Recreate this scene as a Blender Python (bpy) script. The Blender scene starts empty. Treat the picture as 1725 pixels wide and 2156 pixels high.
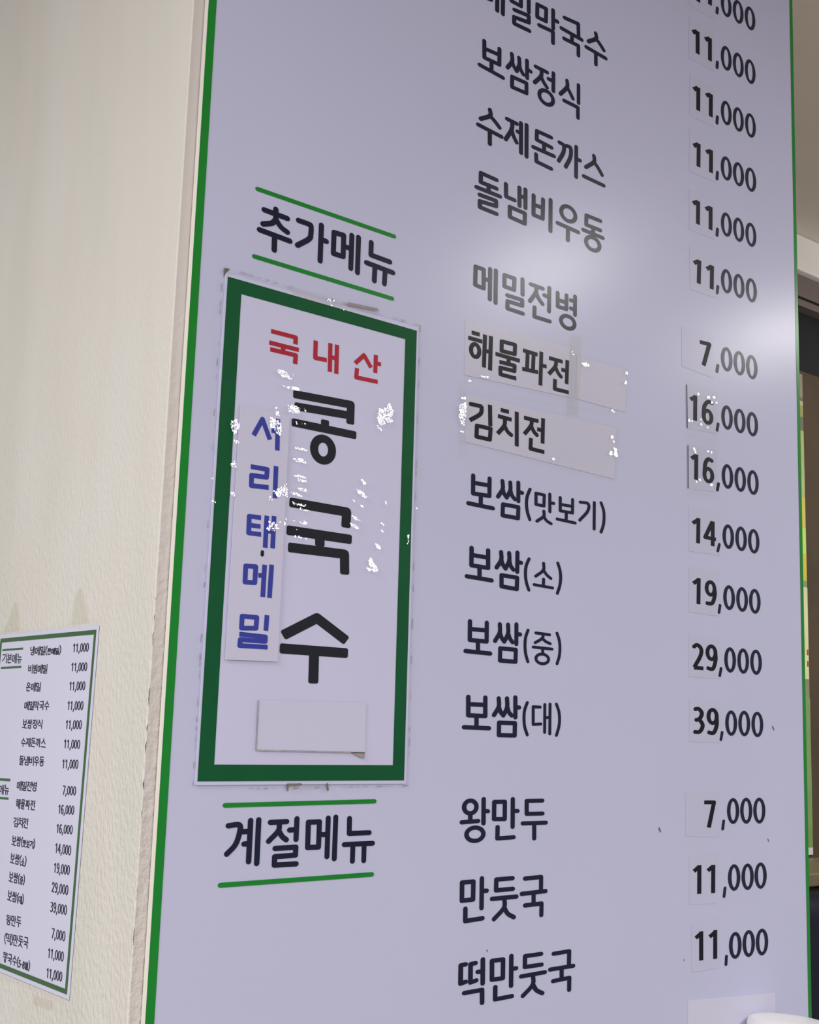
import bpy, bmesh, math, random
from mathutils import Vector, Matrix
from mathutils.geometry import delaunay_2d_cdt

# ---------------------------------------------------------------- camera, world, lights, exposure
scene = bpy.context.scene
COL = scene.collection
CAM = Vector((-0.51522, -0.93, 1.25))
RIGHT = Vector((0.76895795, -0.6385213, 0.03153121))
UP = Vector((-0.12920984, -0.10692257, 0.98583588))
FWD = Vector((0.62610581, 0.76214048, 0.1647222))
cam_data = bpy.data.cameras.new('camera')
cam_data.sensor_fit = 'VERTICAL'
cam_data.sensor_height = 24.0
cam_data.lens = 2698.291 * 24.0 / 2156.0
cam_data.clip_start = 0.02
cam = bpy.data.objects.new('camera', cam_data)
COL.objects.link(cam)
m3 = Matrix((RIGHT, UP, -FWD)).transposed()
cam.matrix_world = Matrix.Translation(CAM) @ m3.to_4x4()
scene.camera = cam

world = bpy.data.worlds.new('world')
scene.world = world
world.use_nodes = True
bg = world.node_tree.nodes['Background']
bg.inputs[0].default_value = (0.93, 0.95, 1.0, 1)
bg.inputs[1].default_value = 0.5

LAMP_Z = 2.36
def downlight(name, x, y, power, radius, colour=(1.0, 0.975, 0.94)):
    d = bpy.data.lights.new(name, 'AREA')
    d.shape = 'DISK'
    d.size = radius * 2
    d.energy = power
    d.color = colour
    o = bpy.data.objects.new(name, d)
    COL.objects.link(o)
    o.location = (x, y, LAMP_Z)
    return o
LAMP = Vector((1.62, -1.2, LAMP_Z))
downlight('ceiling_downlight', LAMP.x, LAMP.y, 13, 0.10)
downlight('ceiling_downlight', 2.45, -1.08, 13, 0.10)
downlight('ceiling_fill_lamp', -1.7, -0.4, 66, 0.30)  # unseen, added to light the cream side wall
downlight('ceiling_fill_lamp', -0.2, -2.3, 40, 0.30)  # unseen, as is the next; soft general light
downlight('ceiling_fill_lamp', -1.9, -3.2, 40, 0.30)
fill_light = bpy.data.lights.new('added_fill_light', 'POINT')  # unseen light, added to brighten the moulding, ceiling and door
fill_light.energy = 28
fill_light.shadow_soft_size = 0.08
fill_light.color = (1.0, 0.96, 0.9)
fill_light_obj = bpy.data.objects.new('added_fill_light', fill_light)
COL.objects.link(fill_light_obj)
fill_light_obj.location = (2.9, -0.35, 2.0)

scene.view_settings.view_transform = 'Standard'
scene.view_settings.look = 'None'
scene.view_settings.gamma = 1.0
scene.view_settings.use_curve_mapping = False
scene.view_settings.exposure = -0.42

# ---------------------------------------------------------------- helpers
def mat(name, colour, rough=0.5, spec=0.5, vary=0.03, scale=8.0, bump=0.0, bscale=200.0, metallic=0.0):
    m = bpy.data.materials.new(name)
    m.use_nodes = True
    nt = m.node_tree
    p = nt.nodes['Principled BSDF']
    p.inputs['Roughness'].default_value = rough
    p.inputs['Specular IOR Level'].default_value = spec
    p.inputs['Metallic'].default_value = metallic
    tc = nt.nodes.new('ShaderNodeTexCoord')
    n = nt.nodes.new('ShaderNodeTexNoise')
    n.inputs['Scale'].default_value = scale
    n.inputs['Detail'].default_value = 4
    nt.links.new(tc.outputs['Object'], n.inputs['Vector'])
    r = nt.nodes.new('ShaderNodeValToRGB')
    r.color_ramp.elements[0].position = 0.3
    r.color_ramp.elements[1].position = 0.7
    r.color_ramp.elements[0].color = (*[c * (1 - vary) for c in colour], 1)
    r.color_ramp.elements[1].color = (*[min(1, c * (1 + vary)) for c in colour], 1)
    nt.links.new(n.outputs['Fac'], r.inputs['Fac'])
    nt.links.new(r.outputs['Color'], p.inputs['Base Color'])
    if bump:
        nb = nt.nodes.new('ShaderNodeTexNoise')
        nb.inputs['Scale'].default_value = bscale
        nb.inputs['Detail'].default_value = 5
        nt.links.new(tc.outputs['Object'], nb.inputs['Vector'])
        b = nt.nodes.new('ShaderNodeBump')
        b.inputs['Strength'].default_value = bump
        b.inputs['Distance'].default_value = 0.002
        nt.links.new(nb.outputs['Fac'], b.inputs['Height'])
        nt.links.new(b.outputs['Normal'], p.inputs['Normal'])
    return m

def clear_film(name, tint=(1, 1, 1), rough=0.06, gain=1.0):
    m = bpy.data.materials.new(name)
    m.use_nodes = True
    nt = m.node_tree
    nt.nodes.remove(nt.nodes['Principled BSDF'])
    out = nt.nodes['Material Output']
    t = nt.nodes.new('ShaderNodeBsdfTransparent')
    t.inputs[0].default_value = (*tint, 1)
    g = nt.nodes.new('ShaderNodeBsdfGlossy')
    g.inputs['Roughness'].default_value = rough
    f = nt.nodes.new('ShaderNodeFresnel')
    f.inputs[0].default_value = 1.45
    mul = nt.nodes.new('ShaderNodeMath')
    mul.operation = 'MULTIPLY'
    mx = nt.nodes.new('ShaderNodeMixShader')
    geo = nt.nodes.new('ShaderNodeNewGeometry')
    front = nt.nodes.new('ShaderNodeMath')
    front.operation = 'SUBTRACT'
    front.inputs[0].default_value = gain
    nt.links.new(geo.outputs['Backfacing'], front.inputs[1])
    front.use_clamp = gain <= 1
    nt.links.new(front.outputs[0], mul.inputs[1])
    nt.links.new(f.outputs[0], mul.inputs[0])
    nt.links.new(mul.outputs[0], mx.inputs[0])
    nt.links.new(t.outputs[0], mx.inputs[1])
    nt.links.new(g.outputs[0], mx.inputs[2])
    nt.links.new(mx.outputs[0], out.inputs[0])
    return m

def obj(name, bm, m, parent=None, smooth=False):
    me = bpy.data.meshes.new(name)
    bm.to_mesh(me)
    bm.free()
    if smooth:
        for p in me.polygons:
            p.use_smooth = True
    me.materials.append(m)
    o = bpy.data.objects.new(name, me)
    COL.objects.link(o)
    if parent:
        o.parent = parent
        o.matrix_parent_inverse = Matrix.Translation(-parent.location)
    return o

def tag(o, label=None, cat=None, group=None, kind=None):
    if label: o['label'] = label
    if cat: o['category'] = cat
    if group: o['group'] = group
    if kind: o['kind'] = kind
    return o

def thing(name, loc, label, cat, group=None):
    o = bpy.data.objects.new(name, None)
    o.empty_display_size = 0.05
    COL.objects.link(o)
    o.location = loc
    return tag(o, label, cat, group)

def add_box(bm, x0, x1, y0, y1, z0, z1, bevel=0.0, seg=2):
    r = bmesh.ops.create_cube(bm, size=1.0)
    vs = r['verts']
    for v in vs:
        v.co = Vector(((x0 + x1) / 2 + v.co.x * (x1 - x0), (y0 + y1) / 2 + v.co.y * (y1 - y0), (z0 + z1) / 2 + v.co.z * (z1 - z0)))
    if bevel:
        es = list({e for v in vs for e in v.link_edges})
        bmesh.ops.bevel(bm, geom=es, offset=bevel, segments=seg, affect='EDGES', profile=0.5)
    return bm

def box(x0, x1, y0, y1, z0, z1, bevel=0.0, seg=2):
    return add_box(bmesh.new(), x0, x1, y0, y1, z0, z1, bevel, seg)

# Two drawing planes. a runs to the reader's right, b runs up, off lifts the print off its carrier.
def on_board(a, b, off):
    return Vector((a, -off, b))
WALL_X = -0.0105
def on_wall(a, b, off):
    return Vector((WALL_X - off, -a, b))

def smooth_path(pts, n=5):
    if len(pts) < 3:
        return pts
    q = [2 * pts[0] - pts[1]] + pts + [2 * pts[-1] - pts[-2]]
    out = []
    for i in range(1, len(q) - 2):
        p0, p1, p2, p3 = q[i - 1], q[i], q[i + 1], q[i + 2]
        for k in range(n):
            t = k / n
            out.append(0.5 * (2 * p1 + (p2 - p0) * t + (2 * p0 - 5 * p1 + 4 * p2 - p3) * t * t + (3 * p1 - p0 - 3 * p2 + p3) * t ** 3))
    out.append(pts[-1])
    return out

def face(bm, pts, place, off):
    area = sum(p.x * q.y - q.x * p.y for p, q in zip(pts, pts[1:] + pts[:1]))
    if abs(area) < 1e-12:
        return
    if area < 0:
        pts = pts[::-1]
    bm.faces.new([bm.verts.new(place(p.x, p.y, off)) for p in pts])

def merged(bm, polys, place, off):
    """join overlapping outlines into one flat print"""
    vs, fs = [], []
    for pts in polys:
        area = sum(p.x * q.y - q.x * p.y for p, q in zip(pts, pts[1:] + pts[:1]))
        if abs(area) < 1e-12:
            continue
        if area < 0:
            pts = pts[::-1]
        fs.append(list(range(len(vs), len(vs) + len(pts))))
        vs += [Vector((p.x * 1000, p.y * 1000)) for p in pts]
    if not fs:
        return
    ov, oe, of, _, _, src = delaunay_2d_cdt(vs, [], fs, 1, 1e-4)
    of = [f for f, s in zip(of, src) if s]
    bv = [bm.verts.new(place(v.x / 1000, v.y / 1000, off)) for v in ov]
    for f in of:
        p = [ov[i] for i in f]
        if sum(u.x * w.y - w.x * u.y for u, w in zip(p, p[1:] + p[:1])) < 0:
            f = f[::-1]
        bm.faces.new([bv[i] for i in f])

def draw(bm, strokes, cap, rx, rz, place, off):
    """strokes in metres on the plane, pen = flat ellipse of half sizes rx, rz"""
    polys = []
    def disc(c):
        polys.append([Vector((c.x + rx * math.cos(t * math.pi / 8), c.y + rz * math.sin(t * math.pi / 8))) for t in range(16)])
    for kind, dat in strokes:
        if kind == 'o':
            cx, cy, hx, hy = dat
            n = 32
            for i in range(n):
                q = []
                for j, s in ((i, 1), (i + 1, 1), (i + 1, -1), (i, -1)):
                    t = 2 * math.pi * j / n
                    q.append(Vector((cx + (hx + s * rx) * math.cos(t), cy + (hy + s * rz) * math.sin(t))))
                polys.append(q)
            continue
        pts = dat
        if kind == 'c':
            pts = smooth_path(pts)
        closed = kind == 'z'
        seq = pts + [pts[0]] if closed else pts
        n = len(seq)
        for i in range(n - 1):
            p, q = seq[i], seq[i + 1]
            d = Vector(((q.x - p.x) / rx, (q.y - p.y) / rz))
            if d.length < 1e-6:
                continue
            d.normalize()
            w = Vector((-d.y * rx, d.x * rz))
            e = Vector((d.x * rx, d.y * rz))
            polys.append([p + w, p - w, q - w, q + w])
            if cap == 's' and not closed:
                if i == 0:
                    polys.append([p + w, p - w, p - w * 0.72 - e * 0.28, p + w * 0.72 - e * 0.28])
                if i == n - 2:
                    polys.append([q + w, q - w, q - w * 0.72 + e * 0.28, q + w * 0.72 + e * 0.28])
        for i, p in enumerate(pts):
            end = (not closed) and (i == 0 or i == len(pts) - 1)
            if not end or cap == 'r':
                disc(p)
    merged(bm, polys, place, off)
    return bm

def unpack(strokes, u=1e-4):
    out = []
    for s in strokes:
        if s[0] == 'o':
            out.append(('o', [v * u for v in s[1:]]))
        else:
            out.append((s[0], [Vector((a * u, b * u)) for a, b in zip(s[1::2], s[2::2])]))
    return out

def pairs(flat, u=1e-4):
    return [Vector((a * u, b * u)) for a, b in zip(flat[0::2], flat[1::2])]

def slab(pts, place, off0, off1):
    """a sheet with real thickness: polygon (list of 2-D points) between two offsets"""
    bm = bmesh.new()
    area = sum(p.x * q.y - q.x * p.y for p, q in zip(pts, pts[1:] + pts[:1]))
    if area < 0:
        pts = pts[::-1]
    lo = [bm.verts.new(place(p.x, p.y, off0)) for p in pts]
    hi = [bm.verts.new(place(p.x, p.y, off1)) for p in pts]
    bm.faces.new(hi)
    bm.faces.new(lo[::-1])
    n = len(pts)
    for i in range(n):
        bm.faces.new([lo[i], lo[(i + 1) % n], hi[(i + 1) % n], hi[i]])
    return bm

def sheet(pts, place, off):
    bm = bmesh.new()
    face(bm, list(pts), place, off)
    return bm

def frame_bm(outer, inner, place, off):
    bm = bmesh.new()
    for i in range(4):
        j = (i + 1) % 4
        face(bm, [outer[i], outer[j], inner[j], inner[i]], place, off)
    return bm

def inside(p, poly):
    c = False
    j = len(poly) - 1
    for i in range(len(poly)):
        a, b = poly[i], poly[j]
        if (a.y > p.y) != (b.y > p.y) and p.x < (b.x - a.x) * (p.y - a.y) / (b.y - a.y) + a.x:
            c = not c
        j = i
    return c

def crinkle_glints(polys, off, rnd):
    """wrinkled plastic: small facets standing proud of the film, aimed to glint the ceiling lamp at the camera"""
    bm = bmesh.new()
    sx, sz = 0.0009, 0.0009
    for flat in polys:
        poly = pairs(flat)
        x0, x1 = min(p.x for p in poly), max(p.x for p in poly)
        z0, z1 = min(p.y for p in poly), max(p.y for p in poly)
        nx, nz = int((x1 - x0) / sx) + 2, int((z1 - z0) / sz) + 2
        for i in range(nx):
            for k in range(nz):
                c = Vector((x0 + (i + .5 * (k % 2)) * sx, z0 + k * sz))
                if not inside(c, poly):
                    continue
                P = on_board(c.x, c.y, off)
                h = (CAM - P).normalized() + (LAMP - P).normalized()  # glint put into the shape: each facet mirrors the lamp to the camera
                n = (h.normalized() + Vector((rnd.gauss(0, .022), 0, rnd.gauss(0, .022)))).normalized()
                t = Vector((1, 0, 0)) - n * n.x
                t.normalize()
                b = t.cross(n)
                if b.z < 0:
                    b = -b
                hx, hz = sx * .58, sz * .58
                q = [P - t * hx - b * hz, P + t * hx - b * hz, P + t * hx + b * hz, P - t * hx + b * hz]
                bm.faces.new([bm.verts.new(v) for v in q])
    return bm

# ---------------------------------------------------------------- materials
M = {}
M['board'] = mat('board_vinyl', (0.60, 0.615, 0.855), rough=0.25, spec=0.2, vary=0.012, scale=5)
M['board_core'] = mat('board_core', (0.80, 0.78, 0.72), rough=0.6, vary=0.03)
M['ink'] = mat('black_ink', (0.014, 0.016, 0.042), rough=0.25, spec=0.2, vary=0.1)
M['ink_sticker'] = mat('grey_black_ink', (0.013, 0.013, 0.022), rough=0.35, spec=0.1, vary=0.1)
M['ink_sign'] = mat('sign_black_ink', (0.014, 0.016, 0.026), rough=0.5, spec=0.15, vary=0.1)
M['green'] = mat('green_ink', (0.014, 0.25, 0.034), rough=0.25, spec=0.2, vary=0.06)
M['sign_green'] = mat('deep_green_ink', (0.002, 0.098, 0.032), rough=0.5, spec=0.15, vary=0.08, scale=20)
M['sheet_green'] = mat('sheet_green_ink', (0.035, 0.13, 0.028), rough=0.4, vary=0.08)
M['red'] = mat('red_ink', (0.44, 0.018, 0.042), rough=0.5, spec=0.2, vary=0.06)
M['blue'] = mat('blue_ink', (0.042, 0.056, 0.41), rough=0.5, spec=0.2, vary=0.06)
M['paper'] = mat('sign_paper', (0.665, 0.665, 0.92), rough=0.45, spec=0.3, vary=0.012)
M['strip'] = mat('strip_paper', (0.665, 0.66, 0.89), rough=0.5, spec=0.3, vary=0.012)
M['sticker'] = mat('sticker_paper', (0.635, 0.635, 0.82), rough=0.28, spec=0.2, vary=0.015)
M['patch'] = mat('patch_paper', (0.59, 0.60, 0.81), rough=0.25, spec=0.2, vary=0.015)
M['blank'] = mat('blank_cover_paper', (0.68, 0.675, 0.86), rough=0.35, spec=0.25, vary=0.012)
M['sheet'] = mat('sheet_paper', (0.74, 0.745, 0.97), rough=0.4, spec=0.4, vary=0.012)
M['film'] = clear_film('laminate_film', (0.99, 0.99, 0.99), 0.08, 0.3)
M['tape'] = clear_film('clear_tape', (0.985, 0.985, 0.975), 0.2, 0.22)
M['old_tape_and_smudge'] = clear_film('yellowed_tape_and_smudge', (0.95, 0.945, 0.91), 0.3, 0.3)
M['crinkle_glint'] = clear_film('crinkled_glint_film', (1, 1, 1), 0.07, 1.5)
M['dirt'] = mat('dirt', (0.20, 0.17, 0.16), rough=0.9, spec=0.1, vary=0.4, scale=300)
M['edge_grey'] = mat('edge_grey', (0.42, 0.40, 0.45), rough=0.9, spec=0.1, vary=0.2, scale=150)
M['sign_patch'] = mat('sign_patch_paper', (0.65, 0.64, 0.86), rough=0.5, spec=0.25, vary=0.015)
M['dirt_pale'] = mat('dirt_pale', (0.36, 0.33, 0.34), rough=0.9, spec=0.1, vary=0.15, scale=200)
M['ceiling'] = mat('ceiling_paint', (0.72, 0.66, 0.60), rough=0.9, vary=0.03, scale=3)
M['moulding'] = mat('moulding_paint', (0.92, 0.91, 0.88), rough=0.6, vary=0.02)
M['wood'] = mat('brown_wood', (0.105, 0.076, 0.050), rough=0.75, spec=0.2, vary=0.15, scale=6)
M['wood_head'] = mat('dull_brown_wood', (0.16, 0.125, 0.115), rough=0.6, vary=0.08)
M['wood_light'] = mat('tan_wood', (0.24, 0.18, 0.11), rough=0.5, vary=0.1)
M['dark_glass'] = mat('dark_glass', (0.012, 0.014, 0.018), rough=0.6, spec=0.15, vary=0.2)
M['navy'] = mat('navy_leatherette', (0.012, 0.013, 0.028), rough=0.7, spec=0.2, vary=0.15, scale=30)
M['white_plastic'] = mat('white_plastic', (0.94, 0.94, 0.95), rough=0.35, vary=0.01)
M['floor'] = mat('floor_tile', (0.42, 0.38, 0.33), rough=0.5, vary=0.06)
M['wall_back'] = mat('back_wall_paint', (0.42, 0.38, 0.33), rough=0.8, vary=0.03)

def plaster(name, base, alt, patch, bump_lo, bump_hi):
    m = bpy.data.materials.new(name)
    m.use_nodes = True
    nt = m.node_tree
    N, Lk = nt.nodes, nt.links
    p = N['Principled BSDF']
    p.inputs['Roughness'].default_value = 0.55
    p.inputs['Specular IOR Level'].default_value = 0.35
    tc = N.new('ShaderNodeTexCoord')
    mp = N.new('ShaderNodeMapping')
    mp.inputs['Scale'].default_value = (4, 11, 2.2)
    mp.inputs['Rotation'].default_value = (0.35, 0, 0)
    Lk.new(tc.outputs['Object'], mp.inputs['Vector'])
    n = N.new('ShaderNodeTexNoise')
    n.inputs['Scale'].default_value = 1.0
    n.inputs['Detail'].default_value = 3
    Lk.new(mp.outputs[0], n.inputs['Vector'])
    r = N.new('ShaderNodeValToRGB')
    e = r.color_ramp.elements
    e[0].position, e[1].position = 0.35, 0.68
    e[0].color, e[1].color = (*alt, 1), (*base, 1)
    mid = e.new(0.5)
    mid.color = (*patch, 1)
    Lk.new(n.outputs['Fac'], r.inputs['Fac'])
    Lk.new(r.outputs['Color'], p.inputs['Base Color'])
    # pitted, brushed relief that grows rougher towards the floor
    mp2 = N.new('ShaderNodeMapping')
    mp2.inputs['Rotation'].default_value = (0.9, 0, 0)
    mp2.inputs['Scale'].default_value = (170, 270, 150)
    Lk.new(tc.outputs['Object'], mp2.inputs['Vector'])
    nb = N.new('ShaderNodeTexNoise')
    nb.inputs['Scale'].default_value = 1.0
    nb.inputs['Detail'].default_value = 3
    Lk.new(mp2.outputs[0], nb.inputs['Vector'])
    big = N.new('ShaderNodeTexNoise')
    big.inputs['Scale'].default_value = 9.0
    Lk.new(tc.outputs['Object'], big.inputs['Vector'])
    sp = N.new('ShaderNodeSeparateXYZ')
    Lk.new(tc.outputs['Object'], sp.inputs[0])
    mr = N.new('ShaderNodeMapRange')
    mr.inputs['From Min'].default_value = 1.75
    mr.inputs['From Max'].default_value = 1.15
    mr.inputs['To Min'].default_value = bump_lo
    mr.inputs['To Max'].default_value = bump_hi
    Lk.new(sp.outputs['Z'], mr.inputs['Value'])
    b = N.new('ShaderNodeBump')
    b.inputs['Distance'].default_value = 0.003
    Lk.new(mr.outputs[0], b.inputs['Strength'])
    Lk.new(nb.outputs['Fac'], b.inputs['Height'])
    b2 = N.new('ShaderNodeBump')
    b2.inputs['Distance'].default_value = 0.01
    b2.inputs['Strength'].default_value = 0.12
    Lk.new(big.outputs['Fac'], b2.inputs['Height'])
    Lk.new(b.outputs['Normal'], b2.inputs['Normal'])
    Lk.new(b2.outputs['Normal'], p.inputs['Normal'])
    return m
M['wall'] = plaster('cream_plaster', (0.765, 0.76, 0.735), (0.72, 0.72, 0.67), (0.755, 0.735, 0.70), 0.04, 0.6)
M['edge_plaster'] = plaster('grey_pink_plaster', (0.74, 0.69, 0.69), (0.67, 0.62, 0.62), (0.71, 0.66, 0.66), 0.05, 0.6)

# ---------------------------------------------------------------- the setting
CEIL = 2.38
T_BOARD = 0.007
FACE_Y = T_BOARD + 0.0012
def struct(name, bm, m, parent=None, smooth=False):
    o = obj(name, bm, m, parent, smooth)
    if not parent:
        o['kind'] = 'structure'
    return o
struct('floor', box(-4.5, 4.5, -5, 2.0, -0.05, 0), M['floor'])
struct('ceiling', box(-4.5, 4.5, -5, 2.0, CEIL, CEIL + 0.05), M['ceiling'])
# pillar wall: cream side on the left, grey-pink face behind the board, with a chipped uneven arris between them
bm = bmesh.new()
rnd = random.Random(4)
NZ = 320
cols = []
for i in range(NZ + 1):
    z = CEIL * i / NZ
    low = max(0.0, min(1.0, (1.7 - z) / 0.7))
    w = rnd.uniform(-1, 1) * (0.0004 + 0.0011 * low) + 0.0012 * math.sin(z * 9) * low
    cols.append([bm.verts.new((WALL_X, 1.9, z)), bm.verts.new((WALL_X, FACE_Y + 0.0016 + w * 0.7, z)), bm.verts.new((WALL_X + 0.0003 + w * 0.25, FACE_Y + 0.0005, z)), bm.verts.new((WALL_X + 0.0014 + w, FACE_Y, z))])
for a, b in zip(cols, cols[1:]):
    for k in range(3):
        bm.faces.new([a[k], b[k], b[k + 1], a[k + 1]])
bmesh.ops.recalc_face_normals(bm, faces=bm.faces)
struct('wall_left', bm, M['wall'])
struct('wall_front', box(WALL_X + 0.0008, 0.885, FACE_Y, 0.69, 0, CEIL), M['edge_plaster'])
struct('wall_back', box(0.885, 4.5, 0.70, 0.78, 0, CEIL), M['wall_back'])
struct('trim_1', box(0.885, 4.5, 0.655, 0.70, 2.295, CEIL, 0.004), M['moulding'])
door = struct('door_1', box(1.15, 2.75, 0.672, 0.70, 2.243, 2.294, 0.002), M['wood_head'])
struct('door_rail', box(1.15, 2.75, 0.664, 0.70, 2.216, 2.232, 0.002), M['wood_head'], door)
struct('transom_pane', box(1.15, 2.75, 0.692, 0.70, 2.075, 2.216), M['dark_glass'], door)
struct('door_gap', box(1.15, 2.75, 0.694, 0.70, 2.232, 2.243), M['dark_glass'], door)
struct('door_panel', box(1.15, 2.75, 0.69, 0.70, 0, 2.075), M['wood'], door)

# ---------------------------------------------------------------- menu board
BL, BR, BB, BT = 0.0, 0.899, 0.60, 2.33
board = thing('menu_board', (0.45, 0.0, BB), 'tall white wall menu board with thin green side lines and black Korean dishes and prices', 'menu board')
obj('panel', box(BL + 0.0003, BR, 0.0003, T_BOARD, BB, BT), M['board_core'], board)
obj('printed_face', sheet([Vector((BL, BB)), Vector((BR, BB)), Vector((BR, BT)), Vector((BL, BT))], on_board, 0.0), M['board'], board)
tag(obj('green_border', sheet([Vector((BL, BB)), Vector((BL + 0.0079, BB)), Vector((BL + 0.0079, BT)), Vector((BL, BT))], on_board, 0.0003), M['green'], board), 'green line down the left edge')
tag(obj('green_border', sheet([Vector((0.8925, BB)), Vector((BR, BB)), Vector((BR, BT)), Vector((0.8925, BT))], on_board, 0.0003), M['green'], board), 'green line down the right edge')

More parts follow.
